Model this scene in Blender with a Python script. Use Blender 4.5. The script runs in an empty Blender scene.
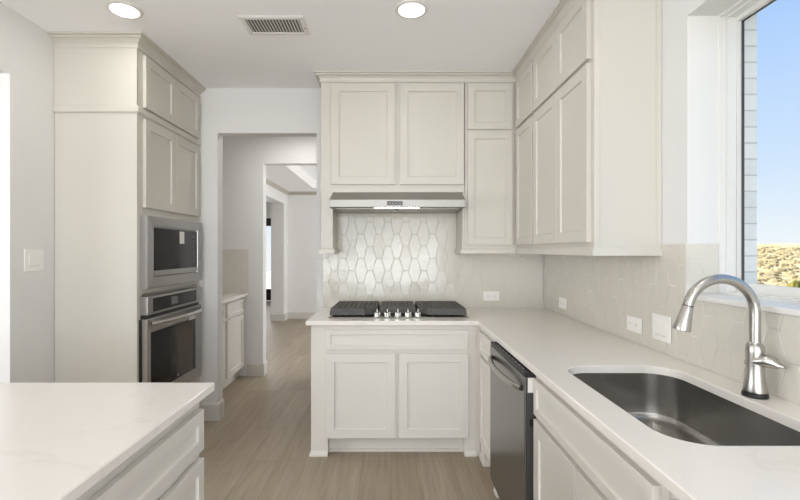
import bpy, math, random
from mathutils import Vector, Matrix
random.seed(7)
SC = bpy.context.scene
COL = SC.collection
PI = math.pi

# ------------------------------------------------------------------ camera, sky, sun, exposure
H = 1.385                                    # eye height
cam_d = bpy.data.cameras.new('camera'); cam = bpy.data.objects.new('camera', cam_d); COL.objects.link(cam)
cam.location = (0, 0, H); cam.rotation_euler = (PI/2, 0, 0)
cam_d.sensor_width = 36; cam_d.lens = 36*441/800; cam_d.shift_x = 9/800; cam_d.clip_start = .03; cam_d.clip_end = 1000
SC.camera = cam
SC.view_settings.view_transform = 'Standard'; SC.view_settings.look = 'None'
SC.view_settings.gamma = 1; SC.view_settings.use_curve_mapping = False
SC.view_settings.exposure = 0.05
SC.cycles.use_denoising = True
SC.cycles.max_bounces = 10; SC.cycles.diffuse_bounces = 6; SC.cycles.glossy_bounces = 5
SC.cycles.transparent_max_bounces = 12
SC.cycles.sample_clamp_indirect = 6

def srgb(r, g, b):
    f = lambda c: (c/12.92 if c <= .04045 else ((c+.055)/1.055)**2.4)
    return (f(r/255), f(g/255), f(b/255), 1)

world = bpy.data.worlds.new('sky'); SC.world = world; world.use_nodes = True
wn = world.node_tree.nodes; wl = world.node_tree.links; wn.clear()
wo = wn.new('ShaderNodeOutputWorld'); wb = wn.new('ShaderNodeBackground'); wt = wn.new('ShaderNodeTexCoord')
ws = wn.new('ShaderNodeSeparateXYZ'); wr = wn.new('ShaderNodeValToRGB')
wl.new(wt.outputs['Generated'], ws.inputs[0]); wl.new(ws.outputs['Z'], wr.inputs[0]); wl.new(wr.outputs[0], wb.inputs[0]); wl.new(wb.outputs[0], wo.inputs[0])
cr = wr.color_ramp
cr.elements[0].position = 0; cr.elements[0].color = srgb(246, 249, 252)
cr.elements[1].position = .42; cr.elements[1].color = srgb(170, 206, 255)
e = cr.elements.new(.03); e.color = srgb(238, 246, 253)
e = cr.elements.new(.16); e.color = srgb(210, 231, 255)
wb.inputs[1].default_value = 1.0

def light(name, kind, loc, rot, power, size=None, size_y=None, color=(1, 1, 1), angle=None, spot=None):
    d = bpy.data.lights.new(name, kind); d.energy = power; d.color = color
    if kind == 'AREA':
        d.shape = 'RECTANGLE' if size_y else 'DISK'; d.size = size
        if size_y: d.size_y = size_y
    if angle: d.angle = angle
    if kind == 'SPOT': d.spot_size = spot; d.shadow_soft_size = size
    o = bpy.data.objects.new(name, d); COL.objects.link(o); o.location = loc; o.rotation_euler = rot
    return o
sun_dir = Vector((.75, -.35, -.62))
light('sun', 'SUN', (0, 0, 20), sun_dir.to_track_quat('-Z', 'Y').to_euler(), 8.5, color=(1, .96, .90), angle=.01)
COOL = (.90, .94, .985)
light('rear_fill', 'AREA', (-.6, -4.30, 1.45), (PI/2, 0, 0), 140, 4.6, 2.1, COOL)          # soft fill added behind the camera, standing in for assumed glazed doors
light('left_room_fill', 'AREA', (-5.6, .2, 1.5), (PI/2, 0, -PI/2), 128, 3.6, 2.0, COOL)            # area fill added in the unseen part of the left room
light('rear_up_fill', 'AREA', (-.6, -4.25, .9), (PI/2+.75, 0, 0), 110, 4.6, 1.2, COOL)         # upward fill added behind the camera to brighten the ceiling
light('far_room_fill', 'AREA', (1.30, 6.9, 1.5), (PI/2, 0, PI/2), 68, 2.6, 1.8, (.96, .98, 1))  # fill added in front of the windowless right wall to light the far room
light('daylight_entry', 'AREA', (-3.6, 11.2, 1.4), (PI/2, 0, PI), 27, 1.2, 1.8, (.96, .98, 1))

# ------------------------------------------------------------------ materials
MATS = {}
def nodes_of(name):
    m = bpy.data.materials.new(name); m.use_nodes = True; MATS[name] = m
    nt = m.node_tree; b = nt.nodes['Principled BSDF']
    return m, nt, b
def mat(name, col, rough=.5, metal=0, bump=None, vary=None, spec=.5, coat=0, emit=None, aniso=None):
    m, nt, b = nodes_of(name)
    b.inputs['Base Color'].default_value = col; b.inputs['Roughness'].default_value = rough
    b.inputs['Metallic'].default_value = metal; b.inputs['Specular IOR Level'].default_value = spec
    b.inputs['Coat Weight'].default_value = coat
    tc = nt.nodes.new('ShaderNodeTexCoord')
    n = nt.nodes.new('ShaderNodeTexNoise'); nt.links.new(tc.outputs['Object'], n.inputs[0]); n.inputs['Scale'].default_value = (vary or (3, .02))[0]
    mx = nt.nodes.new('ShaderNodeMix'); mx.data_type = 'RGBA'
    k = (vary or (3, .02))[1]
    mx.inputs[6].default_value = tuple(c*(1-k) for c in col[:3])+(1,); mx.inputs[7].default_value = tuple(min(1, c*(1+k)) for c in col[:3])+(1,)
    nt.links.new(n.outputs[0], mx.inputs[0]); nt.links.new(mx.outputs[2], b.inputs['Base Color'])
    if bump:
        n2 = nt.nodes.new('ShaderNodeTexNoise'); n2.inputs['Scale'].default_value = bump[0]; nt.links.new(tc.outputs['Object'], n2.inputs[0])
        bp = nt.nodes.new('ShaderNodeBump'); bp.inputs['Strength'].default_value = bump[1]; bp.inputs['Distance'].default_value = bump[2] if len(bump) > 2 else .001
        nt.links.new(n2.outputs[0], bp.inputs['Height']); nt.links.new(bp.outputs[0], b.inputs['Normal'])
    if emit:
        b.inputs['Emission Color'].default_value = emit[0]; b.inputs['Emission Strength'].default_value = emit[1]
    return m
def steel(name, col, rough, axis, k=.06, scale=(2, 2, 2)):
    """brushed stainless: fine streaks drawn along one axis"""
    m, nt, b = nodes_of(name)
    b.inputs['Metallic'].default_value = 1
    tc = nt.nodes.new('ShaderNodeTexCoord'); mp = nt.nodes.new('ShaderNodeMapping'); n = nt.nodes.new('ShaderNodeTexNoise')
    s = [400, 400, 400]; s[axis] = 4; mp.inputs['Scale'].default_value = s
    nt.links.new(tc.outputs['Object'], mp.inputs[0]); nt.links.new(mp.outputs[0], n.inputs[0]); n.inputs['Scale'].default_value = 1
    mx = nt.nodes.new('ShaderNodeMix'); mx.data_type = 'RGBA'
    mx.inputs[6].default_value = tuple(c*(1-k) for c in col[:3])+(1,); mx.inputs[7].default_value = tuple(min(1, c*(1+k)) for c in col[:3])+(1,)
    nt.links.new(n.outputs[0], mx.inputs[0]); nt.links.new(mx.outputs[2], b.inputs['Base Color'])
    mr = nt.nodes.new('ShaderNodeMapRange'); mr.inputs[3].default_value = rough-.05; mr.inputs[4].default_value = rough+.06
    nt.links.new(n.outputs[0], mr.inputs[0]); nt.links.new(mr.outputs[0], b.inputs['Roughness'])
    bp = nt.nodes.new('ShaderNodeBump'); bp.inputs['Strength'].default_value = .06; bp.inputs['Distance'].default_value = .0005
    nt.links.new(n.outputs[0], bp.inputs['Height']); nt.links.new(bp.outputs[0], b.inputs['Normal'])
    return m
WALL = mat('wall_paint', srgb(223, 222, 220), .7, bump=(300, .08))
CEIL = mat('ceiling_paint', srgb(248, 248, 249), .85, bump=(200, .1))
TRIMW = mat('trim_paint', srgb(226, 224, 220), .45)
BASEB = mat('baseboard_paint', srgb(206, 203, 196), .45)
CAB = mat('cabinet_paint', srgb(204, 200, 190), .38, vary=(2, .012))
CABIN = mat('cabinet_shadow_gap', srgb(150, 146, 136), .7)
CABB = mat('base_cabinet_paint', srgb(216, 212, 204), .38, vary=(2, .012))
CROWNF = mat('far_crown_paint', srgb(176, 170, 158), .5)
STEELX = steel('brushed_steel_x', srgb(160, 158, 153), .42, 0)
STEELY = steel('brushed_steel_y', srgb(172, 170, 167), .30, 1)
STEELZ = steel('dishwasher_steel', srgb(132, 132, 131), .24, 2)
SINKM = mat('sink_steel', srgb(176, 174, 170), .27, 1, vary=(5, .06))
NICKEL = mat('brushed_nickel', srgb(190, 187, 182), .27, 1)
CHROME = mat('chrome', srgb(222, 221, 218), .12, 1)
GLASSB = mat('black_glass', srgb(24, 23, 23), .06, vary=(3, .1), spec=.35)
BLACK = mat('black_plastic', srgb(28, 27, 27), .45)
DGREY = mat('dark_grey_metal', srgb(84, 83, 81), .4, .6)
IRON = mat('cast_iron', srgb(74, 72, 69), .6, bump=(250, .3))
PLASTIC = mat('white_plastic', srgb(238, 236, 231), .3)
SLOT = mat('outlet_slot', srgb(160, 156, 150), .6)
STICK = mat('sticker_paper', srgb(225, 224, 220), .6)
PRINT = mat('panel_print', srgb(150, 150, 150), .5)
PRINTD = mat('panel_print_dim', srgb(130, 130, 130), .5)
DISP = mat('display_window', srgb(96, 98, 98), .2)
LAMP = mat('lamp_diffuser', srgb(255, 253, 248), .5, emit=(srgb(255, 250, 242), 4))
HOODL = mat('hood_lamp', srgb(255, 253, 248), .5, emit=(srgb(255, 252, 240), 14))
GROUT = mat('grout', srgb(222, 218, 210), .8)
TILE = mat('glazed_tile', srgb(210, 206, 195), .12, vary=(9, .03), spec=.42, bump=(12, .34, .004))
VINYL = mat('window_vinyl', srgb(226, 225, 221), .35)
VENTB = mat('vent_dark', srgb(112, 109, 104), .7)
DOORB = mat('black_door_paint', srgb(22, 22, 23), .4)
CONC = mat('porch_concrete', srgb(205, 200, 190), .8)

def quartz():
    m, nt, b = nodes_of('quartz'); L = nt.links.new
    b.inputs['Roughness'].default_value = .16; b.inputs['Specular IOR Level'].default_value = .45
    tc = nt.nodes.new('ShaderNodeTexCoord')
    n = nt.nodes.new('ShaderNodeTexNoise'); n.inputs['Scale'].default_value = 1.3; n.inputs['Detail'].default_value = 5; n.inputs['Distortion'].default_value = .8
    L(tc.outputs['Object'], n.inputs[0])
    r = nt.nodes.new('ShaderNodeValToRGB'); L(n.outputs[0], r.inputs[0]); e = r.color_ramp.elements
    base = srgb(233, 228, 221); e[0].position = .0; e[0].color = base; e[1].position = 1; e[1].color = base
    a = r.color_ramp.elements.new(.492); a.color = base
    a = r.color_ramp.elements.new(.500); a.color = srgb(228, 223, 215)
    a = r.color_ramp.elements.new(.508); a.color = base
    f = nt.nodes.new('ShaderNodeTexNoise'); f.inputs['Scale'].default_value = 220; L(tc.outputs['Object'], f.inputs[0])
    mx = nt.nodes.new('ShaderNodeMix'); mx.data_type = 'RGBA'; mx.blend_type = 'MULTIPLY'; mx.inputs[0].default_value = .06
    L(r.outputs[0], mx.inputs[6]); L(f.outputs[0], mx.inputs[7]); L(mx.outputs[2], b.inputs['Base Color'])
    return m
QUARTZ = quartz()
def wood_floor():
    m, nt, b = nodes_of('oak_plank_floor'); L = nt.links.new; N = nt.nodes.new
    tc = N('ShaderNodeTexCoord'); mp = N('ShaderNodeMapping'); mp.inputs['Rotation'].default_value = (0, 0, PI/2); L(tc.outputs['Object'], mp.inputs[0])
    br = N('ShaderNodeTexBrick'); L(mp.outputs[0], br.inputs[0])
    br.inputs['Scale'].default_value = 1; br.inputs['Brick Width'].default_value = 1.45; br.inputs['Row Height'].default_value = .185
    br.inputs['Mortar Size'].default_value = .0012; br.inputs['Mortar Smooth'].default_value = .3; br.offset = .37; br.offset_frequency = 3
    br.inputs['Color1'].default_value = srgb(158, 145, 127); br.inputs['Color2'].default_value = srgb(168, 155, 138); br.inputs['Mortar'].default_value = srgb(132, 119, 102)
    mg = N('ShaderNodeMapping'); mg.inputs['Scale'].default_value = (26, 1.6, 1); L(tc.outputs['Object'], mg.inputs[0])
    n = N('ShaderNodeTexNoise'); n.inputs['Scale'].default_value = 1.5; n.inputs['Detail'].default_value = 7; n.inputs['Distortion'].default_value = .6; L(mg.outputs[0], n.inputs[0])
    r = N('ShaderNodeValToRGB'); L(n.outputs[0], r.inputs[0]); r.color_ramp.elements[0].position = .3; r.color_ramp.elements[1].position = .7
    r.color_ramp.elements[0].color = (.80, .78, .76, 1); r.color_ramp.elements[1].color = (1.08, 1.08, 1.08, 1)
    mx = N('ShaderNodeMix'); mx.data_type = 'RGBA'; mx.blend_type = 'MULTIPLY'; mx.inputs[0].default_value = .8
    L(br.outputs[0], mx.inputs[6]); L(r.outputs[0], mx.inputs[7]); L(mx.outputs[2], b.inputs['Base Color'])
    b.inputs['Roughness'].default_value = .5; b.inputs['Specular IOR Level'].default_value = .25
    bp = N('ShaderNodeBump'); bp.inputs['Strength'].default_value = .2; bp.inputs['Distance'].default_value = .001; L(n.outputs[0], bp.inputs['Height']); L(bp.outputs[0], b.inputs['Normal'])
    return m
FLOOR = wood_floor()
def brick_m():
    m, nt, b = nodes_of('painted_brick'); L = nt.links.new; N = nt.nodes.new
    tc = N('ShaderNodeTexCoord'); mp = N('ShaderNodeMapping'); mp.inputs['Rotation'].default_value = (PI/2, 0, 0); L(tc.outputs['Object'], mp.inputs[0])
    br = N('ShaderNodeTexBrick'); L(mp.outputs[0], br.inputs[0]); br.inputs['Scale'].default_value = 1; br.inputs['Brick Width'].default_value = 2.4
    br.inputs['Row Height'].default_value = .068; br.inputs['Mortar Size'].default_value = .004; br.inputs['Mortar Smooth'].default_value = .4
    br.inputs['Color1'].default_value = srgb(250, 250, 248); br.inputs['Color2'].default_value = srgb(238, 240, 240); br.inputs['Mortar'].default_value = srgb(214, 214, 214)
    n = N('ShaderNodeTexNoise'); n.inputs['Scale'].default_value = 60; L(tc.outputs['Object'], n.inputs[0])
    mx = N('ShaderNodeMix'); mx.data_type = 'RGBA'; mx.blend_type = 'MULTIPLY'; mx.inputs[0].default_value = .12
    L(br.outputs[0], mx.inputs[6]); L(n.outputs[0], mx.inputs[7]); L(mx.outputs[2], b.inputs['Base Color']); b.inputs['Roughness'].default_value = .9
    bp = N('ShaderNodeBump'); bp.inputs['Strength'].default_value = .5; bp.inputs['Distance'].default_value = .004
    L(br.outputs['Fac'], bp.inputs['Height']); bp.invert = True; L(bp.outputs[0], b.inputs['Normal'])
    return m
BRICK = brick_m()
def land_m():
    m, nt, b = nodes_of('dry_prairie'); L = nt.links.new; N = nt.nodes.new
    tc = N('ShaderNodeTexCoord'); n = N('ShaderNodeTexNoise'); n.inputs['Scale'].default_value = .35; n.inputs['Detail'].default_value = 8; n.inputs['Roughness'].default_value = .7
    L(tc.outputs['Object'], n.inputs[0]); r = N('ShaderNodeValToRGB'); L(n.outputs[0], r.inputs[0]); e = r.color_ramp.elements
    e[0].position = .3; e[0].color = srgb(150, 134, 96); e[1].position = .72; e[1].color = srgb(232, 220, 190)
    a = e.new(.45); a.color = srgb(198, 176, 132); a = e.new(.56); a.color = srgb(216, 202, 160)
    L(r.outputs[0], b.inputs['Base Color']); b.inputs['Roughness'].default_value = 1; b.inputs['Specular IOR Level'].default_value = .05
    return m
LAND = land_m()
SCRUB = mat('dry_scrub', srgb(178, 160, 122), .95, vary=(.8, .3), spec=.1)
GREENS = mat('yellow_green_shrub', srgb(140, 132, 70), .9, vary=(8, .3), spec=.1)
def pane_m():
    m = bpy.data.materials.new('window_pane'); m.use_nodes = True; nt = m.node_tree; nt.nodes.clear(); L = nt.links.new
    o = nt.nodes.new('ShaderNodeOutputMaterial'); t = nt.nodes.new('ShaderNodeBsdfTransparent'); g = nt.nodes.new('ShaderNodeBsdfGlossy'); g.inputs['Roughness'].default_value = .0
    f = nt.nodes.new('ShaderNodeFresnel'); f.inputs[0].default_value = 1.25; mx = nt.nodes.new('ShaderNodeMixShader')
    t.inputs[0].default_value = (.97, .98, .98, 1)
    g_ = nt.nodes.new('ShaderNodeNewGeometry'); iv = nt.nodes.new('ShaderNodeMath'); iv.operation = 'SUBTRACT'; iv.inputs[0].default_value = 1; L(g_.outputs['Backfacing'], iv.inputs[1])
    ml = nt.nodes.new('ShaderNodeMath'); ml.operation = 'MULTIPLY'; L(f.outputs[0], ml.inputs[0]); L(iv.outputs[0], ml.inputs[1])
    L(ml.outputs[0], mx.inputs[0]); L(t.outputs[0], mx.inputs[1]); L(g.outputs[0], mx.inputs[2]); L(mx.outputs[0], o.inputs[0])
    return m
PANE = pane_m()

# ------------------------------------------------------------------ mesh helpers
class MB:
    def __init__(s): s.v = []; s.f = []; s.sm = []
    def add(s, vs, fs, smooth=False):
        n = len(s.v); s.v += [tuple(p) for p in vs]; s.f += [tuple(i+n for i in f) for f in fs]; s.sm += [smooth]*len(fs); return s
    def box(s, x0, x1, y0, y1, z0, z1):
        x0, x1 = min(x0, x1), max(x0, x1); y0, y1 = min(y0, y1), max(y0, y1); z0, z1 = min(z0, z1), max(z0, z1)
        return s.add([(x0,y0,z0),(x1,y0,z0),(x1,y1,z0),(x0,y1,z0),(x0,y0,z1),(x1,y0,z1),(x1,y1,z1),(x0,y1,z1)],
                     [(0,3,2,1),(4,5,6,7),(0,1,5,4),(1,2,6,5),(2,3,7,6),(3,0,4,7)])
    def loft(s, rings, cap0=True, cap1=True, closed=True, smooth=False):
        n = len(rings[0]); vs = [p for r in rings for p in r]; fs = []
        for i in range(len(rings)-1):
            for j in range(n if closed else n-1):
                k = (j+1) % n; fs.append((i*n+j, i*n+k, (i+1)*n+k, (i+1)*n+j))
        s.add(vs, fs, smooth)
        if cap0: s.add(rings[0], [tuple(range(n-1, -1, -1))])
        if cap1: s.add(rings[-1], [tuple(range(n))])
        return s
    def lathe(s, c, prof, n=32, axis='z', smooth=True):
        """prof: (radius, height) pairs along the axis"""
        def P(r, h, a):
            u, v = r*math.cos(a), r*math.sin(a)
            return {'z': (c[0]+u, c[1]+v, c[2]+h), 'y': (c[0]+u, c[1]+h, c[2]+v), 'x': (c[0]+h, c[1]+u, c[2]+v)}[axis]
        return s.loft([[P(r, h, 2*PI*k/n) for k in range(n)] for r, h in prof], smooth=smooth)
    def tube(s, pts, rad, n=16, caps=True, smooth=True):
        pts = [Vector(p) for p in pts]; rads = rad if isinstance(rad, (list, tuple)) else [rad]*len(pts)
        up = None; rings = []
        for i, p in enumerate(pts):
            t = (pts[min(i+1, len(pts)-1)]-pts[max(i-1, 0)]).normalized()
            if up is None:
                up = Vector((0, 1, 0)) if abs(t.y) < .9 else Vector((1, 0, 0))
            up = (up-t*up.dot(t)).normalized(); b = t.cross(up)
            rings.append([p+rads[i]*(math.cos(2*PI*k/n)*up+math.sin(2*PI*k/n)*b) for k in range(n)])
        return s.loft(rings, caps, caps, smooth=smooth)
    def sweep(s, path, prof, closed_prof=True):
        """path: xy points; prof: (out, z) polygon; out points to the right of the direction of travel; mitred corners"""
        P = [Vector(p) for p in path]; rings = []
        for i, p in enumerate(P):
            d0 = (P[i]-P[i-1]).normalized() if i else None; d1 = (P[i+1]-P[i]).normalized() if i < len(P)-1 else None
            n0 = Vector((d0.y, -d0.x)) if d0 else None; n1 = Vector((d1.y, -d1.x)) if d1 else None
            if n0 and n1: m = (n0+n1); m = m/(m.dot(n0))
            else: m = n0 or n1
            rings.append([(p.x+m.x*o, p.y+m.y*o, z) for o, z in prof])
        return s.loft(rings)
def wloc(p):
    v = Vector((0, 0, 0))
    while p: v += p.location; p = p.parent
    return v
def link(name, mb, m, parent=None, bevel=0, seg=1, origin=None):
    me = bpy.data.meshes.new(name); off = wloc(parent) if parent else Vector(origin or (0, 0, 0))
    me.from_pydata([(p[0]-off.x, p[1]-off.y, p[2]-off.z) for p in mb.v], [], mb.f)
    me.polygons.foreach_set('use_smooth', mb.sm); me.update()
    import bmesh
    bm = bmesh.new(); bm.from_mesh(me); bmesh.ops.remove_doubles(bm, verts=bm.verts, dist=1e-5); bmesh.ops.recalc_face_normals(bm, faces=bm.faces)
    for e_ in bm.edges: e_.smooth = not (len(e_.link_faces) == 2 and e_.calc_face_angle(0) > .55)
    bm.to_mesh(me); bm.free()
    me.materials.append(m)
    o = bpy.data.objects.new(name, me); COL.objects.link(o)
    if parent: o.parent = parent
    elif origin: o.location = origin
    if bevel:
        b = o.modifiers.new('bevel', 'BEVEL'); b.width = bevel; b.segments = seg; b.limit_method = 'ANGLE'; b.angle_limit = .6; b.harden_normals = False
    return o
def tag(o, label=None, cat=None, group=None, kind=None):
    if label: o['label'] = label
    if cat: o['category'] = cat
    if group: o['group'] = group
    if kind: o['kind'] = kind
    return o
def thing(name, loc, label, cat, group=None):
    o = bpy.data.objects.new(name, None); COL.objects.link(o); o.location = loc; o.empty_display_size = .1
    return tag(o, label, cat, group)
def struct(name, mb, m, label=None, **k):
    o = link(name, mb, m, **k); o['kind'] = 'structure'
    if label: o['label'] = label
    return o
def sbox(name, m, *b, **k): return struct(name, MB().box(*b), m, **k)

# local frames for cabinet fronts: u to the viewer's right, v up, d into the cabinet
def frame(face, pos):
    """pos = coordinate of the front plane. S: faces the camera; W: on the right-hand run; E: on the left-hand side"""
    if face == 'S': return lambda u, v, d: (u, pos+d, v)
    if face == 'W': return lambda u, v, d: (pos+d, u, v)
    if face == 'E': return lambda u, v, d: (pos-d, u, v)
def shaker(T, u0, u1, v0, v1, t=.02, st=.057, rec=.009, sl=.004):
    mb = MB()
    def ring(i, d): return [T(u0+i, v0+i, d), T(u1-i, v0+i, d), T(u1-i, v1-i, d), T(u0+i, v1-i, d)]
    mb.loft([ring(0, t), ring(0, .0015), ring(.0015, 0), ring(st, 0), ring(st+sl, rec)], True, True)
    return mb
def front(name, face, pos, u0, u1, v0, v1, parent, m=None, st=.057, t=.02):
    return link(name, shaker(frame(face, pos), u0, u1, v0, v1, t, st), m or CAB, parent)

# ------------------------------------------------------------------ room shell
YB, XR, XL, ZC = 3.587, 1.244, -2.07, 2.70
OL, OR, OT = -1.411, -.605, 2.336
Y0 = -4.5
sbox('floor', FLOOR, -6, 2.6, Y0, 12.2, -.08, 0)
c = MB().box(-6, 1.6, Y0-.2, 4.97, ZC, ZC+.1)
struct('ceiling', c, CEIL)
# back wall with the cased-free opening
w = MB(); w.box(-2.3, OL, YB, YB+.11, 0, ZC); w.box(OR, 1.48, YB, YB+.11, 0, ZC); w.box(OL, OR, YB, YB+.11, OT, ZC)
struct('wall_back', w, WALL)
# left wall, opening towards the camera
w = MB(); w.box(XL-.13, XL, 2.396, YB, 0, ZC); w.box(XL-.13, XL, -1.6, 2.396, 2.345, ZC); w.box(XL-.13, XL, Y0, -1.6, 0, ZC)
struct('wall_left', w, WALL)
# right wall with the sink window
WY0, WY1, WZ0, WZ1 = .62, 1.851, 1.203, 2.368
w = MB(); w.box(XR, XR+.13, WY1, YB, 0, ZC); w.box(XR, XR+.13, Y0, WY0, 0, ZC); w.box(XR, XR+.13, WY0, WY1, 0, WZ0-.02); w.box(XR, XR+.13, WY0, WY1, WZ1, ZC)
struct('wall_right', w, WALL)
# rear wall behind the camera with wide opening, left room
w = MB(); w.box(-6, -3, Y0-.15, Y0, 0, ZC); w.box(1.8, 1.3, Y0-.15, Y0, 0, ZC); w.box(-3, 1.8, Y0-.15, Y0, 2.5, ZC)
struct('wall_rear', w, WALL)
w = MB(); w.box(-6.1, -6, Y0-.1, 4.97, 0, ZC); w.box(-6, XL-.13, 3.4, 3.5, 0, ZC)
struct('wall_west', w, WALL)
# passage
sbox('wall_passage_left', WALL, -2.3, -2.2, YB+.11, 4.85, 0, ZC)
sbox('wall_passage_right', WALL, .3, .4, YB+.11, 4.85, 0, ZC)
P0, P1 = 4.85, 4.97
w = MB(); w.box(-2.4, -1.407, P0, P1, 0, 2.75); w.box(OR, 1.38, P0, P1, 0, 2.75); w.box(-1.407, OR, P0, P1, 2.337, 2.75)
struct('wall_passage_back', w, WALL)
# far room
w = MB(); w.box(-2.34, -2.09, 8.6, 9.05, 0, 2.56); w.box(-2.34, -2.09, P1, 5.6, 0, 2.56); w.box(-2.34, -2.09, 5.6, 8.6, 2.30, 2.56)
struct('wall_far_left', w, WALL)
sbox('wall_far', WALL, -2.34, 1.48, 8.9, 9.05, 0, 2.56)
sbox('wall_far_right', WALL, 1.38, 1.48, P0, 9.05, 0, 2.85)
TR = (-1.48, .85, 5.6, 8.35)
c = MB(); c.box(-2.34, TR[0], P1, 9.05, 2.557, 2.72); c.box(TR[1], 1.38, P1, 9.05, 2.557, 2.72); c.box(TR[0], TR[1], P1, TR[2], 2.557, 2.72); c.box(TR[0], TR[1], TR[3], 9.05, 2.557, 2.72)
struct('ceiling_far_room', c, CEIL)
sbox('ceiling_tray', CEIL, -2.34, 1.48, P1, 9.05, 2.72, 2.8)
sbox('trim_6', TRIMW, TR[0], TR[0]+.012, TR[2], TR[3], 2.553, 2.722)
# entry room further left
w = MB(); w.box(-5.2, -3.95, 12, 12.12, 0, 2.8); w.box(-2.95, -2.3, 12, 12.12, 0, 2.8); w.box(-3.95, -2.95, 12, 12.12, 2.36, 2.8)
struct('wall_entry', w, WALL)
sbox('wall_entry_left', WALL, -5.3, -5.2, 4.97, 12.1, 0, 2.8)
sbox('wall_entry_near', WALL, -5.2, -2.34, 4.97, 5.07, 0, 2.8)
sbox('wall_entry_right', WALL, -2.34, -2.24, 9.05, 12, 0, 2.8)
sbox('ceiling_entry', CEIL, -5.3, -2.34, 4.97, 12.12, 2.72, 2.82)
d = thing('door_1', (-3.45, 12.05, 0), None, None); d['kind'] = 'structure'
m = MB(); m.box(-3.95, -3.87, 12.0, 12.08, 0, 2.36); m.box(-3.03, -2.95, 12.0, 12.08, 0, 2.36); m.box(-3.87, -3.03, 12, 12.08, 2.25, 2.36)
link('door_frame', m, TRIMW, d)
m = MB(); m.box(-3.87, -3.76, 12.01, 12.06, .02, 2.25); m.box(-3.14, -3.03, 12.01, 12.06, .02, 2.25); m.box(-3.76, -3.14, 12.01, 12.06, 2.04, 2.25); m.box(-3.76, -3.14, 12.01, 12.06, .02, .32)
link('door_leaf', m, DOORB, d, bevel=.003)
link('door_glass', MB().box(-3.76, -3.14, 12.03, 12.036, .32, 2.04), PANE, d)

# baseboards
BP = [(0, 0), (.015, 0), (.015, .125), (.009, .138), (0, .14)]
def skirt(name, *path): return struct(name, MB().sweep(path, BP), BASEB)
skirt('baseboard_back_left', (-1.53, YB), (OL, YB), (OL, YB+.11))
skirt('baseboard_back_right', (OR, YB+.11), (OR, YB), (-.552, YB))
skirt('baseboard_left', (XL-.13, 2.396), (XL, 2.396), (XL, 2.70))
skirt('baseboard_passage', (-1.585, P0), (-1.407, P0), (-1.407, P1))
skirt('baseboard_passage_right', (OR, P1), (OR, P0), (.3, P0))
skirt('baseboard_far', (-2.34, 8.6), (-2.09, 8.6), (-2.09, 8.9), (1.38, 8.9))
struct('trim_5', MB().sweep([(-2.09, P1), (-2.09, 8.9), (1.38, 8.9)], [(0, 2.495), (.012, 2.495), (.02, 2.51), (.045, 2.54), (.05, 2.557), (0, 2.557)]), CROWNF)

# window over the sink
win = thing('window_1', (XR+.2, (WY0+WY1)/2, WZ0), None, None); win['kind'] = 'structure'
def wframe(x0, x1, i0, i1):
    """rectangular frame between inset i0 and i1 of the opening"""
    m = MB(); a, b, c0, d0 = WY0, WY1, WZ0, WZ1
    m.box(x0, x1, a-.0+i0, a+i1, c0+i0, d0-i0); m.box(x0, x1, b-i1, b-i0, c0+i0, d0-i0)
    m.box(x0, x1, a+i1, b-i1, c0+i0, c0+i1); m.box(x0, x1, a+i1, b-i1, d0-i1, d0-i0)
    return m
link('window_frame', wframe(1.374, 1.402, -.02, .006), VINYL, win, bevel=.002)
link('window_frame', wframe(1.402, 1.440, -.02, .012), VINYL, win, bevel=.002)
fr = link('sash', MB().box(1.44, 1.462, WY0-.01, WY1-.016, WZ0-.01, WZ0+.047).box(1.44, 1.462, WY0-.01, WY1-.016, WZ1-.030, WZ1+.01)
     .box(1.44, 1.462, WY1-.016, WY1+.02, WZ0-.01, WZ1+.01).box(1.44, 1.462, WY0-.02, WY0+.016, WZ0+.047, WZ1-.03), VINYL, win)
link('gasket', MB().box(1.458, 1.466, WY1-.022, WY1-.016, WZ0+.047, WZ1-.030).box(1.458, 1.466, WY0+.016, WY1-.022, WZ1-.034, WZ1-.030), DGREY, win)
link('pane', MB().box(1.460, 1.464, WY0+.016, WY1-.016, WZ0+.047, WZ1-.03), PANE, win)
link('latch', MB().box(1.400, 1.408, WY1-.02, WY1-.011, 1.66, 1.70), VINYL, win)
link('window_sill', MB().box(XR-.012, 1.375, WY0-.02, WY1-.001, WZ0-.02, WZ0), TRIMW, win, bevel=.003, seg=2)

# exterior: painted brick veneer, ground, hills
w = MB(); w.box(1.476, 1.542, 1.858, 8.9, -.6, 3.0); w.box(1.476, 1.542, -4.6, .60, -.6, 3.0); w.box(1.476, 1.542, .6, 1.858, -.6, 1.17); w.box(1.476, 1.542, .6, 1.858, 2.42, 3.0)
struct('wall_exterior', w, BRICK)
def ground_z(x, y):
    r = math.hypot(x, y)
    z = -1.2 + 2.2*max(0, min(1, (r-12)/120))**.8 + 2.2*max(0, min(1, (r-110)/90))**1.3
    z += .16*math.sin(x*.31+y*.17)*math.sin(y*.23-x*.11)+.7*max(0, (r-90)/120)*math.sin(y*.035+1)*math.sin(x*.04+y*.01)
    return z
m = MB(); NX, NY = 110, 110; vs = []
for i in range(NX+1):
    for j in range(NY+1):
        x = 1.7+260*(i/NX)**1.7; y = -30+290*(j/NY)
        vs.append((x, y, ground_z(x, y)))
m.add(vs, [(i*(NY+1)+j, (i+1)*(NY+1)+j, (i+1)*(NY+1)+j+1, i*(NY+1)+j+1) for i in range(NX) for j in range(NY)], True)
struct('ground_outside', m, LAND)
struct('ground_porch', MB().box(-8, 1.4, 12.3, 40, -.2, -.03), CONC)

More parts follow.
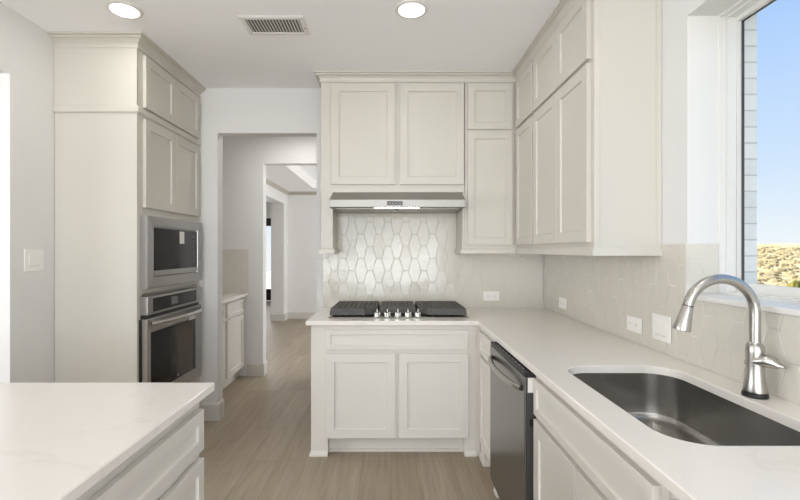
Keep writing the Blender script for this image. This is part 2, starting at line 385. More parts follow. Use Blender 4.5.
# dry scrub: countless tufts over the plain
def blob(m, cx, cy, cz, r, h, n=7):
    top = [(cx+random.uniform(-.3, .3)*r, cy+random.uniform(-.3, .3)*r, cz+h)]
    r1 = [(cx+r*random.uniform(.7, 1.2)*math.cos(2*PI*k/n), cy+r*random.uniform(.7, 1.2)*math.sin(2*PI*k/n), cz-.1) for k in range(n)]
    r2 = [(cx+r*random.uniform(.5, .95)*math.cos(2*PI*k/n), cy+r*random.uniform(.5, .95)*math.sin(2*PI*k/n), cz+h*random.uniform(.5, .85)) for k in range(n)]
    m.add(r1+r2+top, [(k, (k+1) % n, n+(k+1) % n, n+k) for k in range(n)]+[(n+k, n+(k+1) % n, 2*n) for k in range(n)])
m = MB()
for q in range(1500):
    rr = 30+110*random.random()**1.3; a = math.radians(random.uniform(34, 56)); x = rr*math.cos(a); y = rr*math.sin(a)
    blob(m, x, y, ground_z(x, y), random.uniform(.12, .5)*(.6+rr/90), random.uniform(.08, .28)*(.6+rr/90))
tag(link('dry_scrub', m, SCRUB), 'dry tan scrub scattered over the prairie seen through the window', 'scrub', kind='stuff')
m = MB()
bx, by = 19.3, 20.9
for q in range(16): blob(m, bx+random.uniform(-.3, .3), by+random.uniform(-.3, .3), ground_z(bx, by)+random.uniform(0, .35), random.uniform(.18, .3), random.uniform(.2, .4))
tag(link('shrub', m, GREENS), 'yellow-green shrub at the right edge of the window view', 'shrub')

# ------------------------------------------------------------------ tiles
def clip(poly, a, b, c0):            # keep a*x+b*y<=c0
    out = []
    for i in range(len(poly)):
        p, q = poly[i], poly[(i+1) % len(poly)]; dp = a*p[0]+b*p[1]-c0; dq = a*q[0]+b*q[1]-c0
        if dp <= 0: out.append(p)
        if dp*dq < 0: t = dp/(dp-dq); out.append((p[0]+t*(q[0]-p[0]), p[1]+t*(q[1]-p[1])))
    return out
def area(p): return sum(p[i][0]*p[(i+1) % len(p)][1]-p[(i+1) % len(p)][0]*p[i][1] for i in range(len(p)))/2
def inset(p, g):
    res = p
    for i in range(len(p)):
        a, b = p[i], p[(i+1) % len(p)]; dx, dy = b[0]-a[0], b[1]-a[1]; L = math.hypot(dx, dy)
        if L < 1e-6: continue
        nx, ny = dy/L, -dx/L            # outward for ccw
        res = clip(res, nx, ny, nx*a[0]+ny*a[1]-g)
        if len(res) < 3: return []
    return res
TH, TW, TF = .197, .1035, .042      # tile height, widest width, flat width
def tiles(T, regions, ox=0, oz=0, tilt=.014):
    """T maps (u, v, out) to the world; regions are rectangles (u0,u1,v0,v1)"""
    mb = MB(); pitch = (TW+TF)/2
    U0, U1 = min(r[0] for r in regions), max(r[1] for r in regions)
    for ri, (u0, u1, v0, v1) in enumerate(regions):
        for i in range(int((u0-ox)/pitch)-2, int((u1-ox)/pitch)+3):
            for j in range(int((v0-oz)/TH)-2, int((v1-oz)/TH)+3):
                cx = ox+i*pitch; cz = oz+j*TH+(TH/2 if i % 2 else 0)
                P = [(cx-TF/2, cz-TH/2), (cx+TF/2, cz-TH/2), (cx+TW/2, cz), (cx+TF/2, cz+TH/2), (cx-TF/2, cz+TH/2), (cx-TW/2, cz)]
                # a tile that lies wholly under every neighbouring region's top runs on across their seam
                over = [k for k, r in enumerate(regions) if r[0] < cx+TW/2 and r[1] > cx-TW/2]
                q0, q1 = u0, u1
                if over and cz+TH/2 <= min(regions[k][3] for k in over):
                    if ri != over[0]: continue
                    q0, q1 = U0, U1
                for a, b, c0 in ((1, 0, q1), (-1, 0, -q0), (0, 1, v1), (0, -1, -v0)):
                    P = clip(P, a, b, c0)
                    if len(P) < 3: break
                if len(P) < 3 or area(P) < 1e-4: continue
                rnd = random.Random(i*131+j*17+int(ox*100)); tx, tz = rnd.uniform(-tilt, tilt), rnd.uniform(-tilt, tilt)
                A = inset(P, .0012)
                if len(A) < 3: continue
                Bp = []
                ux = sum(p[0] for p in A)/len(A); uz = sum(p[1] for p in A)/len(A)
                for p in A:
                    d = math.hypot(p[0]-ux, p[1]-uz) or 1; s = max(.2, 1-.0035/d); Bp.append((ux+(p[0]-ux)*s, uz+(p[1]-uz)*s))
                dep = lambda p, o: o+tx*(p[0]-ux)+tz*(p[1]-uz)
                mb.loft([[T(p[0], p[1], .001) for p in A], [T(p[0], p[1], dep(p, .0050)) for p in A], [T(p[0], p[1], dep(p, .0058)) for p in Bp]], False, True)
    return mb
def backsplash(name, T, regions, label, ox, oz):
    t = thing(name, T((regions[0][0]+regions[0][1])/2, regions[0][2], 0), label, 'backsplash')
    g = MB()
    for u0, u1, v0, v1 in regions:
        A = T(u0, v0, 0); B = T(u1, v1, .0041); g.box(A[0], B[0], A[1], B[1], A[2], B[2])
    link('grout', g, GROUT, t); link('tile_field', tiles(T, regions, ox, oz), TILE, t)
    return t
CT = .9145
backsplash('tile_backsplash', lambda u, v, o: (u, YB-.0005-o, v), [(-.433, .530, CT, 1.74), (-.553, -.433, CT, 1.358), (.530, XR-.009, CT, 1.358)],
           'glossy cream elongated hexagon tile behind the cooktop and below the range hood', -.317+.0, 1.385+.128)
backsplash('tile_backsplash', lambda u, v, o: (XR-.0005-o, u, v), [(1.852, 2.06, CT, 1.412), (2.06, YB-.009, CT, 1.358), (.2, 1.852, CT, WZ0-.021)],
           'cream elongated hexagon tile on the right wall behind the sink and outlets', 1.72, 1.03)
backsplash('tile_backsplash', lambda u, v, o: (u, WY1-.0005-o, v), [(XR-.008, 1.372, WZ0+.0005, 1.412)],
           'small patch of cream tile on the side of the window recess above the sill', 1.27, 1.24)
backsplash('tile_backsplash', lambda u, v, o: (u, P0-.0005-o, v), [(-2.19, -1.565, CT, 1.395)],
           'beige tile square above the counter in the passage behind the opening', -2.0, 1.0)

# ------------------------------------------------------------------ countertops
def rrect(x0, x1, y0, y1, r, n=10):
    """r = radii for (x0,y0),(x1,y0),(x1,y1),(x0,y1)"""
    out = []
    for (cx, cy, a0), rr in zip(((x0, y0, PI), (x1, y0, 1.5*PI), (x1, y1, 0), (x0, y1, .5*PI)), r):
        mx = cx+(rr if cx == x0 else -rr); my = cy+(rr if cy == y0 else -rr)
        for k in range(n+1): out.append((mx+rr*math.cos(a0+.5*PI*k/n), my+rr*math.sin(a0+.5*PI*k/n)))
    return out
def slab(outline, z0, z1, hole=None, ch=.003):
    import bmesh
    mb = MB(); n = len(outline)
    def off(poly, g):               # mitred inset of a ccw outline
        out = []
        for i in range(len(poly)):
            a, b, c0 = Vector(poly[i-1]), Vector(poly[i]), Vector(poly[(i+1) % len(poly)])
            d0 = (b-a).normalized(); d1 = (c0-b).normalized(); n0 = Vector((-d0.y, d0.x)); n1 = Vector((-d1.y, d1.x)); m = n0+n1; m = m/m.dot(n0)
            out.append((b.x+m.x*g, b.y+m.y*g))
        return out
    O2 = off(outline, ch)
    R = lambda P, z: [(p[0], p[1], z) for p in P]
    mb.loft([R(O2, z0), R(outline, z0+ch), R(outline, z1-ch), R(O2, z1)], False, False)
    if hole:
        h2 = off(hole, -.002)
        mb.loft([R(hole, z0), R(hole, z1-.002), R(h2, z1)], False, False)
    for z, O, Hh in ((z1, O2, h2 if hole else None), (z0, O2, hole)):
        bm = bmesh.new(); vs = [bm.verts.new((x, y, z)) for x, y in O]; es = [bm.edges.new((vs[i], vs[(i+1) % n])) for i in range(n)]
        if Hh:
            hv = [bm.verts.new((x, y, z)) for x, y in Hh]; es += [bm.edges.new((hv[i], hv[(i+1) % len(hv)])) for i in range(len(hv))]
        bmesh.ops.triangle_fill(bm, use_beauty=True, edges=es)
        bm.verts.index_update(); mb.add([v.co[:] for v in bm.verts], [[v.index for v in f.verts] for f in bm.faces]); bm.free()
    return mb
Z0c, Z1c = .884, .914
SX0, SX1, SY0, SY1 = .687, 1.125, 1.062, 1.796
hole = rrect(SX0, SX1, SY0, SY1, (.112, .11, .108, .11), 12)
L_out = [(.575, .0), (XR-.001, .0), (XR-.001, YB-.001), (-.566, YB-.001), (-.566, 2.925), (.575, 2.925)]
t = link('kitchen_countertop', slab(L_out, Z0c, Z1c, hole), QUARTZ); tag(t, 'white quartz L-shaped countertop holding the cooktop and the undermount sink', 'countertop')
isl = [(-1.75, -1.0), (-.628, -1.0), (-.628, 1.569), (-1.75, 1.569)]
t = link('island_countertop', slab(isl, Z0c, Z1c), QUARTZ); tag(t, 'white quartz island top in the lower left corner, faintly veined', 'countertop')
t = link('passage_countertop', slab([(-2.199, YB+.111), (-1.57, YB+.111), (-1.57, P0-.009), (-2.199, P0-.009)], Z0c, Z1c), QUARTZ)
tag(t, 'small white countertop on the cabinet in the passage beyond the opening', 'countertop')

# ------------------------------------------------------------------ base cabinets
FF = 2.966          # face of the back run
def foot(parent, x0, x1, y0, y1, faces, m=CABB, h=.115):
    """furniture foot at a cabinet corner with a flared base; faces = sides on which the base flares"""
    l, r, f = ('l' in faces)*.011, ('r' in faces)*.011, ('f' in faces)*.011
    mb = MB(); R = lambda e, z: [(x0-l*e, y0-f*e, z), (x1+r*e, y0-f*e, z), (x1+r*e, y1, z), (x0-l*e, y1, z)]
    mb.loft([R(1, 0), R(1, .012), R(.25, .03), R(0, .034), R(0, h)])
    return link('foot', mb, m, parent)
cb = thing('base_cabinet', (.0, 3.25, 0), 'greige two-door base cabinet with one wide drawer front below the cooktop', 'cabinet')
m = MB(); m.box(-.538, .574, FF, YB-.002, .115, Z0c-.001); m.box(-.538, -.52, FF+.091, YB-.002, 0, .115); link('carcass', m, CABB, cb, bevel=.001)
link('toe_kick', MB().box(-.45, .50, FF+.075, FF+.09, .0, .116).box(-.45, .50, FF+.062, FF+.076, 0, .016), CABB, cb)
foot(cb, -.538, -.425, FF, FF+.09, 'lf'); foot(cb, .495, .574, FF, FF+.09, 'f')
front('drawer_front', 'S', FF-.02, -.437, .518, .717, .850, cb, CABB, st=.030)
front('door', 'S', FF-.02, -.437, .030, .128, .690, cb, CABB); front('door', 'S', FF-.02, .052, .518, .128, .690, cb, CABB)
# right run
XF = .600
cc = thing('base_cabinet', (.9, 2.7, 0), 'narrow greige corner base cabinet between the cooktop run and the dishwasher', 'cabinet')
m = MB(); m.box(XF, XR-.002, 2.47, YB-.003, .115, Z0c-.001); m.box(XF+.01, XR-.01, 2.47, 2.49, 0, .115); link('carcass', m, CABB, cc, bevel=.001)
link('filler_panel', MB().box(.575, XF, FF, FF+.018, 0, Z0c-.001), CABB, cc)
link('toe_kick', MB().box(XF+.075, XF+.09, 2.5, FF+.1, 0, .116), CABB, cc)
front('drawer_front', 'W', XF-.02, 2.515, 2.90, .717, .850, cc, CABB, st=.030); front('door', 'W', XF-.02, 2.515, 2.90, .128, .690, cc, CABB)
def foot_w(parent, y0, y1, m=CABB, h=.115):
    mb = MB(); R = lambda e, z: [(XF-.011*e, y0-.011*e, z), (XF+.09, y0-.011*e, z), (XF+.09, y1, z), (XF-.011*e, y1, z)]
    mb.loft([R(1, 0), R(1, .012), R(.25, .03), R(0, .034), R(0, h)]); return link('foot', mb, m, parent)
foot_w(cc, 2.83, 2.955); foot_w(cc, 2.475, 2.535)
cs = thing('base_cabinet', (.9, 1.39, 0), 'greige sink base cabinet with a long false drawer front and two doors', 'cabinet')
m = MB(); hy0, hy1 = .95, 1.823
m.box(XF, XF+.018, hy0, hy1, .115, Z0c-.001); m.box(XF+.018, XR-.002, hy1-.018, hy1, 0, Z0c-.001); m.box(XF+.018, XR-.002, hy0, hy0+.018, 0, Z0c-.001)
m.box(XF+.018, XR-.002, hy0+.018, hy1-.018, .115, .133); m.box(XR-.02, XR-.002, hy0+.018, hy1-.018, .133, Z0c-.001)
link('carcass', m, CABB, cs, bevel=.001)
link('toe_kick', MB().box(XF+.075, XF+.09, hy0+.018, hy1-.018, 0, .116), CABB, cs)
front('false_drawer_front', 'W', XF-.02, .978, 1.797, .717, .862, cs, CABB, st=.030)
front('door', 'W', XF-.02, 1.392, 1.797, .128, .698, cs, CABB); front('door', 'W', XF-.02, .978, 1.386, .128, .698, cs, CABB)
foot_w(cs, 1.74, 1.805)
ce = thing('base_cabinet', (.9, .5, 0), 'greige base cabinet at the near end of the sink counter', 'cabinet')
link('carcass', MB().box(XF, XR-.002, .01, .948, .115, Z0c-.001).box(XF+.075, XR-.01, .01, .94, 0, .115), CABB, ce, bevel=.001)
front('drawer_front', 'W', XF-.02, .03, .925, .717, .862, ce, CABB, st=.03); front('door', 'W', XF-.02, .48, .925, .128, .698, ce, CABB); front('door', 'W', XF-.02, .03, .475, .128, .698, ce, CABB)
# island
ci = thing('island_cabinet', (-1.2, .3, 0), 'greige island base with stacked drawer fronts facing the aisle', 'cabinet')
link('carcass', MB().box(-1.72, -.672, -.97, 1.545, .10, Z0c-.001).box(-1.65, -.745, -.9, 1.48, 0, .10), CABB, ci, bevel=.001)
for a, b in ((.76, 1.535), (-.03, .745), (-.95, -.045)):
    for v0, v1 in ((.693, .833), (.415, .663), (.125, .395)): front('drawer_front', 'E', -.650, a, b, v0, v1, ci, CABB, st=.042)
# passage cabinet
cp = thing('base_cabinet', (-1.9, 4.3, 0), 'greige base cabinet with drawers above doors in the passage beyond the opening', 'cabinet')
link('carcass', MB().box(-2.199, -1.61, YB+.112, P0-.003, .115, Z0c-.001).box(-2.19, -1.67, YB+.112, P0-.003, 0, .115), CABB, cp, bevel=.001)
for a, b in ((4.29, 4.77), (3.75, 4.23)):
    front('drawer_front', 'E', -1.59, a, b, .717, .862, cp, CABB, st=.03); front('door', 'E', -1.59, a, b, .128, .698, cp, CABB)
# ------------------------------------------------------------------ upper cabinets
UF, UXF = 3.277, .934
DT, DB, GAPH, GAPL = 2.614, 1.422, 2.279, 2.258
RB = 1.36
ch = thing('wall_cabinet', (.04, UF+.15, 1.36), 'greige two-door wall cabinet above the range hood with side columns', 'cabinet')
m = MB(); m.box(-.520, .545, UF, YB-.002, 1.815, 2.66)
m.box(-.520, -.433, UF, YB-.009, RB, 1.815); m.box(.530, .548, UF, YB-.009, RB, 1.815)
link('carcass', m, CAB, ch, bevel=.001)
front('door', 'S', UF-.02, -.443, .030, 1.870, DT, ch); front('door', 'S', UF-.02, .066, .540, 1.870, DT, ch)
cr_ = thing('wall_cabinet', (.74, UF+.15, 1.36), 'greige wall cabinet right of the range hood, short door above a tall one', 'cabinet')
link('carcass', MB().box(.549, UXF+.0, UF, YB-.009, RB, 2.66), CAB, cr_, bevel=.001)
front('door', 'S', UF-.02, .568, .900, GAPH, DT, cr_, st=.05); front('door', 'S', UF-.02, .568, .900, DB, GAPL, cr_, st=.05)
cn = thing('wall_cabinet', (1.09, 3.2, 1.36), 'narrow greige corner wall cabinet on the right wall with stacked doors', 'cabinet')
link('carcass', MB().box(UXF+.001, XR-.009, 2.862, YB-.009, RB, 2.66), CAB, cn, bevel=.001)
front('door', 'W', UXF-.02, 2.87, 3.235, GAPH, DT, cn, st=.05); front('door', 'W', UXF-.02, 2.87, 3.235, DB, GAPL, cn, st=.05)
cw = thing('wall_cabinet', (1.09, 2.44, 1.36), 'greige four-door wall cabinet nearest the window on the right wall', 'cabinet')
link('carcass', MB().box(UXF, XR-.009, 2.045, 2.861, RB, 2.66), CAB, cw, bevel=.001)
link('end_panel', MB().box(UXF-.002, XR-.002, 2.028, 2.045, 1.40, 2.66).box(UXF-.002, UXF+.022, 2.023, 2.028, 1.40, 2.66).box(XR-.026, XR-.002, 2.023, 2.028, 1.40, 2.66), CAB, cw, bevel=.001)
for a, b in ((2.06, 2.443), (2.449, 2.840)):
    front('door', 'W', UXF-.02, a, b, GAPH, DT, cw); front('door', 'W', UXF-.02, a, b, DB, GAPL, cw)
# light rails (parts of their cabinets)
LR = [(-.01, RB-.001), (.013, RB-.001), (.013, 1.382), (.006, 1.394), (.002, 1.400), (-.01, 1.400)]
link('light_rail', MB().sweep([(-.52, YB-.009), (-.52, UF), (-.433, UF), (-.433, YB-.009)], LR), CAB, ch)
link('light_rail', MB().sweep([(.530, YB-.009), (.530, UF), (.549, UF)], LR), CAB, ch)
link('light_rail', MB().sweep([(.549, UF), (UXF-.013, UF)], LR), CAB, cr_)
link('light_rail', MB().sweep([(UXF, UF-.013), (UXF, 2.862)], LR), CAB, cn)
link('light_rail', MB().sweep([(UXF, 2.8615), (UXF, 2.028), (XR-.002, 2.028)], LR), CAB, cw)
# crown
CRN = [(-.012, 2.630), (.009, 2.630), (.010, 2.642), (.003, 2.645), (.008, 2.658), (.020, 2.672), (.036, 2.677), (.037, 2.684), (.032, 2.686), (.046, 2.690), (.046, ZC-.0005), (-.012, ZC-.0005)]
struct('trim_1', MB().sweep([(-.52, YB-.001), (-.52, UF), (UXF, UF), (UXF, 2.028), (XR-.001, 2.028)], CRN), CAB)
struct('trim_2', MB().box(-.515, UXF+.01, UF+.004, YB-.003, 2.661, ZC-.001).box(UXF+.011, XR-.003, 2.035, YB-.003, 2.661, ZC-.001), CAB)
# ------------------------------------------------------------------ tall oven cabinet
TX, TY = -1.558, 2.71
tc = thing('oven_tower_cabinet', (-1.81, 3.15, 0), 'tall greige oven tower cabinet with crown and four shaker doors', 'cabinet')
m = MB(); m.box(XL+.002, TX-.03, TY, YB-.002, .10, 2.66); m.box(XL+.002, TX-.08, TY, YB-.002, 0, .10)
# face frame around the appliances
y0, y1 = TY, YB-.002
m.box(TX-.03, TX, y0, y0+.045, .10, 2.66); m.box(TX-.03, TX, y1-.045, y1, .10, 2.66)
for a, b in ((1.595, 2.66), (1.11, 1.150), (.10, .385)): m.box(TX-.03, TX, y0+.045, y1-.045, a, b)
link('carcass', m, CAB, tc, bevel=.001)
link('end_panel', MB().box(TX-.006, TX, TY-.006, TY, .1, 2.66).box(XL+.002, TX, TY-.004, TY, 2.27, 2.66), CAB, tc)
for a, b in ((2.769, 3.154), (3.160, 3.545)):
    front('door', 'E', TX+.02, a, b, 2.279, 2.607, tc); front('door', 'E', TX+.02, a, b, 1.652, 2.208, tc)
front('drawer_front', 'E', TX+.02, 2.742, 3.545, .128, .365, tc)
link('band_moulding', MB().sweep([(XL+.002, TY), (TX, TY), (TX, YB-.002)], [(-.008, 2.228), (.006, 2.228), (.012, 2.236), (.012, 2.264), (.006, 2.272), (-.008, 2.272)]), CAB, tc)
link('crown_moulding', MB().sweep([(XL+.001, TY), (TX, TY), (TX, YB-.001)], [(-.01, 2.625), (.009, 2.625), (.010, 2.638), (.003, 2.641), (.009, 2.654), (.028, 2.670), (.045, 2.676), (.046, 2.684), (.041, 2.686), (.057, 2.691), (.057, ZC-.0005), (-.01, ZC-.0005)]), CAB, tc)

# ------------------------------------------------------------------ appliances
def bxe(mb, x0, x1, *r): return mb.box(x0, x1, *r)
mw = thing('built_in_microwave', (TX, 3.13, 1.14), 'stainless built-in microwave with black glass door above the wall oven', 'microwave')
MX = -1.510; ma, mb_, mz0, mz1 = 2.735, 3.52, 1.143, 1.603
m = MB()
def picture(m, x0, x1, a, b, c0, d0, ia, ib, ic, id_, slope=.018):
    """frame tapering from the outer edge to the inner one"""
    R = lambda x, p: [(x, p[0], p[2]), (x, p[1], p[2]), (x, p[1], p[3]), (x, p[0], p[3])]
    m.loft([R(x0, (a, b, c0, d0)), R(x1-.004, (a, b, c0, d0)), R(x1, (a+.004, b-.004, c0+.004, d0-.004)), R(x1-.003, (ia, ib, ic, id_)), R(x1-slope, (ia+.003, ib-.003, ic+.003, id_-.003))], True, True)
picture(m, TX+.0005, MX, ma, mb_, mz0, mz1, 2.812, 3.455, 1.213, 1.536)
link('trim_frame', m, STEELY, mw)
link('door_glass', MB().box(MX-.017, MX-.007, 2.822, 3.444, 1.222, 1.527), GLASSB, mw, bevel=.002)
link('lower_rail', MB().box(MX-.007, MX-.004, 2.822, 3.444, 1.222, 1.252), STEELY, mw)
dg = link('door_seam', MB().box(MX-.007, MX-.0062, 3.325, 3.329, 1.255, 1.525), DGREY, mw)
m = MB()
for k in range(11): m.box(MX-.007, MX-.0062, 3.372, 3.398, 1.29+k*.0165, 1.294+k*.0165)
link('keypad', m, PRINTD, mw)
link('clock_dot', MB().lathe((MX-.007, 3.385, 1.488), [(.008, 0), (.008, .001)], 16, 'x'), PRINT, mw)
link('energy_sticker', MB().box(MX-.007, MX-.0058, 3.165, 3.235, 1.43, 1.518), STICK, mw)

ov = thing('wall_oven', (TX, 3.13, .39), 'stainless single wall oven with a bowed handle below the microwave', 'oven')
link('control_panel', MB().box(TX+.0005, MX, ma, mb_, .978, 1.093), STEELY, ov, bevel=.003, seg=2)
link('control_glass', MB().box(MX, MX+.002, 2.80, 3.42, .992, 1.078), GLASSB, ov)
link('display', MB().box(MX+.002, MX+.003, 3.03, 3.12, 1.012, 1.064), DISP, ov)
link('vent_gap', MB().box(TX+.0005, TX+.025, ma+.006, mb_-.006, .952, .978), BLACK, ov)
m = MB(); picture(m, TX+.0005, MX, ma, mb_, .385, .952, 2.780, 3.415, .470, .868, .006)
link('door', m, STEELY, ov)
link('door_window', MB().box(MX-.006, MX-.002, 2.785, 3.41, .475, .863), GLASSB, ov)
link('side_gap', MB().box(TX-.0005+.001, TX+.012, ma-.010, ma, .385, .952), BLACK, ov)
# bowed handle
pts = []
for k in range(21):
    s = k/20; y = 2.775+.72*s; b = .052*math.sin(PI*min(1, max(0, s)))**.5 if 0 < s < 1 else 0
    pts.append((MX+b+.002, y, .920))
hd = link('handle', MB().tube(pts, .0125, 14), NICKEL, ov)
link('caution_sticker', MB().box(MX, MX+.001, 3.30, 3.40, .858, .885), STICK, ov)
link('badge', MB().lathe((MX-.002, 3.13, .50), [(.009, 0), (.009, .001)], 16, 'x'), PRINTD, ov)

# dishwasher
DX = .552
dw = thing('dishwasher', (.9, 2.13, 0), 'stainless dishwasher with a bar handle between the corner and sink cabinets', 'dishwasher')
dy0, dy1 = 1.825, 2.455
link('tub', MB().box(XF+.0, XR-.02, dy0+.008, dy1-.004, .10, .868), DGREY, dw)
link('door', MB().box(DX, DX+.010, dy0, dy1, .118, .858), STEELZ, dw, bevel=.004, seg=3)
link('door_edge', MB().box(DX+.010, XF-.001, dy0, dy1, .118, .858), DGREY, dw)
link('control_strip', MB().box(DX+.002, XF-.002, dy0+.001, dy1-.001, .8585, .876), BLACK, dw, bevel=.002)
m = MB()
for k in range(9): m.box(DX+.012, DX+.020, dy0+.06+k*.055, dy0+.085+k*.055, .876, .8765)
tag(link('keypad', m, PRINT, dw), kind='stuff')
pts = []
for k in range(25):
    s = k/24; a = math.sin(PI*s); pts.append((DX-.001-.040*a**.6, dy0+.045+(dy1-dy0-.09)*s, .800+.0*a))
link('handle', MB().tube(pts, [.012]*25, 14), NICKEL, dw)
link('mounting_bracket', MB().box(DX+.014, XF-.006, dy0-.002, dy0, .795, .856), PLASTIC, dw)
link('toe_kick', MB().box(XF+.05, XF+.065, dy0, dy1, .0, .10), BLACK, dw)
link('hinge_cover', MB().box(DX+.02, XF-.004, dy0-.004, dy0, .655, .685), BLACK, dw)

# range hood
hx0, hx1 = -.431, .521
rh = thing('range_hood', (.045, 3.3, 1.68), 'slim stainless under-cabinet range hood with lit lamp strip over the cooktop', 'range hood')
prof = [(3.577, 1.8143), (3.276, 1.8143), (3.085, 1.738), (3.083, 1.686), (3.090, 1.683), (3.577, 1.683)]
m = MB(); m.loft([[(x, y, z) for y, z in prof] for x in (hx0, hx1)]); link('canopy', m, STEELX, rh, bevel=.0015)
link('control_panel', MB().box(-.028, .082, 3.080, 3.083, 1.697, 1.726), DGREY, rh)
m = MB()
for k in range(4): m.box(-.016+k*.024, -.004+k*.024, 3.0793, 3.080, 1.708, 1.712)
link('buttons', m, PRINT, rh)
link('grease_filter', MB().box(-.39, .03, 3.16, 3.54, 1.679, 1.683).box(.05, .48, 3.16, 3.54, 1.679, 1.683), STEELX, rh)
hl = link('lamp_strip', MB().box(-.117, .198, 3.094, 3.112, 1.679, 1.6835), HOODL, rh)
link('filter_latch', MB().lathe((.04, 3.17, 1.670), [(.006, 0), (.008, .009)], 12), DGREY, rh)
light('hood_lamp_light', 'AREA', (.03, 3.20, 1.665), (-.25, 0, 0), .42, .30, .05, (1, .97, .9))

# cooktop
ck = thing('gas_cooktop', (.05, 3.28, .914), 'five-burner stainless gas cooktop with black cast-iron grates', 'cooktop')
link('base_plate', MB().box(-.437, .537, 3.045, 3.52, .9142, .920), STEELX, ck, bevel=.003, seg=2)
def grate(poly, bars_x, bars_y, z1=.980):
    """perimeter skirt flaring downwards and bars across the top; poly ccw (xy)"""
    m = MB(); n = len(poly); cx = sum(p[0] for p in poly)/n; cy = sum(p[1] for p in poly)/n
    P = [Vector(p) for p in poly]
    def off(g):
        out = []
        for i in range(n):
            d0 = (P[i]-P[i-1]).normalized(); d1 = (P[(i+1) % n]-P[i]).normalized(); n0 = Vector((-d0.y, d0.x)); n1 = Vector((-d1.y, d1.x)); q = n0+n1; q = q/q.dot(n0)
            out.append((P[i].x+q.x*g, P[i].y+q.y*g))
        return out
    A, B, C, D = off(0), off(.006), off(.020), off(.014)
    R = lambda Q, z: [(p[0], p[1], z) for p in Q]
    rings = [R(D, .932), R(A, .932), R(A, .934), R(B, z1-.006), R(off(.009), z1), R(C, z1)]
    m.loft(rings+[R(D, .932)], False, False)
    x0, x1 = min(p[0] for p in poly)+.012, max(p[0] for p in poly)-.012; y0, y1 = min(p[1] for p in poly)+.012, max(p[1] for p in poly)-.012
    def yr(x):   # span of the polygon at x
        ys = []
        for i in range(n):
            a, b = poly[i], poly[(i+1) % n]
            if (a[0]-x)*(b[0]-x) < 0: ys.append(a[1]+(b[1]-a[1])*(x-a[0])/(b[0]-a[0]))
        return (min(ys)+.01, max(ys)-.01) if len(ys) > 1 else (y0, y1)
    def xr(y):
        xs = []
        for i in range(n):
            a, b = poly[i], poly[(i+1) % n]
            if (a[1]-y)*(b[1]-y) < 0: xs.append(a[0]+(b[0]-a[0])*(y-a[1])/(b[1]-a[1]))
        return (min(xs)+.01, max(xs)-.01) if len(xs) > 1 else (x0, x1)
    for k in range(1, bars_x):
        x = x0+(x1-x0)*k/bars_x; a, b = yr(x); m.box(x-.008, x+.008, a, b, z1-.018, z1)
    for k in range(1, bars_y):
        y = y0+(y1-y0)*k/bars_y; a, b = xr(y); m.box(a, b, y-.008, y+.008, z1-.018, z1-.0005)
    for (x, y) in C: m.lathe((x, y, .9205), [(.008, 0), (.008, .03)], 8)
    return link('grate', m, IRON, ck, bevel=.001)
grate([(-.428, 3.068), (-.185, 3.068), (-.092, 3.135), (-.086, 3.505), (-.420, 3.505)], 9, 14)
grate([(-.082, 3.150), (.180, 3.150), (.180, 3.505), (-.082, 3.505)], 8, 12)
grate([(.285, 3.068), (.528, 3.068), (.520, 3.505), (.186, 3.505), (.190, 3.135)], 9, 14)
for bx_, by_, r in ((-.27, 3.19, .04), (-.26, 3.40, .032), (.05, 3.32, .048), (.36, 3.40, .032), (.37, 3.19, .04)):
    link('burner', MB().lathe((bx_, by_, .920), [(r+.012, 0), (r+.010, .008), (r, .010), (r, .022), (r-.006, .026)], 28), BLACK, ck)
for kx in (-.097, -.025, .048, .119, .189):
    kb = link('knob', MB().lathe((kx, 3.085, .920), [(.029, 0), (.029, .005), (.025, .007), (.0245, .028), (.015, .033)], 24), CHROME, ck)
    link('knob_grip', MB().box(kx-.0055, kx+.0055, 3.070, 3.100, .948, .973), CHROME, kb, bevel=.003, seg=2)

# ------------------------------------------------------------------ sink and faucet
sk = thing('undermount_sink', ((SX0+SX1)/2, (SY0+SY1)/2, .68), 'deep stainless undermount sink bowl with rounded corners', 'sink')
def ring_s(g, z, rad): return [(p[0], p[1], z) for p in rrect(SX0-.004+g, SX1+.004-g, SY0-.004+g, SY1+.004-g, rad, 12)]
rr = (.116, .114, .112, .114)
m = MB(); rings = [ring_s(0, Z0c-.0015, rr), ring_s(.001, .80, rr)]
for a in range(1, 7):
    t_ = a/6*PI/2; rings.append(ring_s(.004+.035*(1-math.cos(t_)), .735-.035*math.sin(t_), tuple(max(.02, q-.03*(1-math.cos(t_))) for q in rr)))
rings.append(ring_s(.10, .697, tuple(q*.7 for q in rr)))
m.loft(rings, False, True, smooth=True)
bowl = link('bowl', m, SINKM, sk)
link('drain', MB().lathe((.91, 1.43, .6975), [(.045, 0), (.045, .002), (.036, .004), (.03, .001)], 28), NICKEL, sk)
fc = thing('kitchen_faucet', (1.174, 1.42, .914), 'brushed nickel gooseneck pull-down faucet beside the sink', 'faucet')
FX, FY = 1.172, 1.42
link('base_ring', MB().lathe((FX, FY, .9143), [(.0345, 0), (.0355, .003), (.034, .013), (.030, .014)], 40), BLACK, fc)
link('body', MB().lathe((FX, FY, .9285), [(.030, 0), (.0325, .002), (.0325, .008), (.0285, .034), (.0255, .060), (.0245, .082), (.0245, .104), (.0252, .128), (.0245, .146), (.020, .156), (.0155, .160)], 40), NICKEL, fc)
link('collar', MB().lathe((FX, FY, 1.014), [(.0255, 0), (.0275, .001), (.0275, .011), (.0255, .012)], 40), NICKEL, fc)
pts = [(FX, FY, 1.085), (FX, FY, 1.13), (FX, FY, 1.16)]
for k in range(0, 29):
    a = math.radians(168*k/28); pts.append((FX-.109+.109*math.cos(a), FY-.0*k/28, 1.183+.109*math.sin(a)))
link('spout', MB().tube(pts, [.0155]*3+[.0155]*len(pts[3:]), 24), NICKEL, fc)
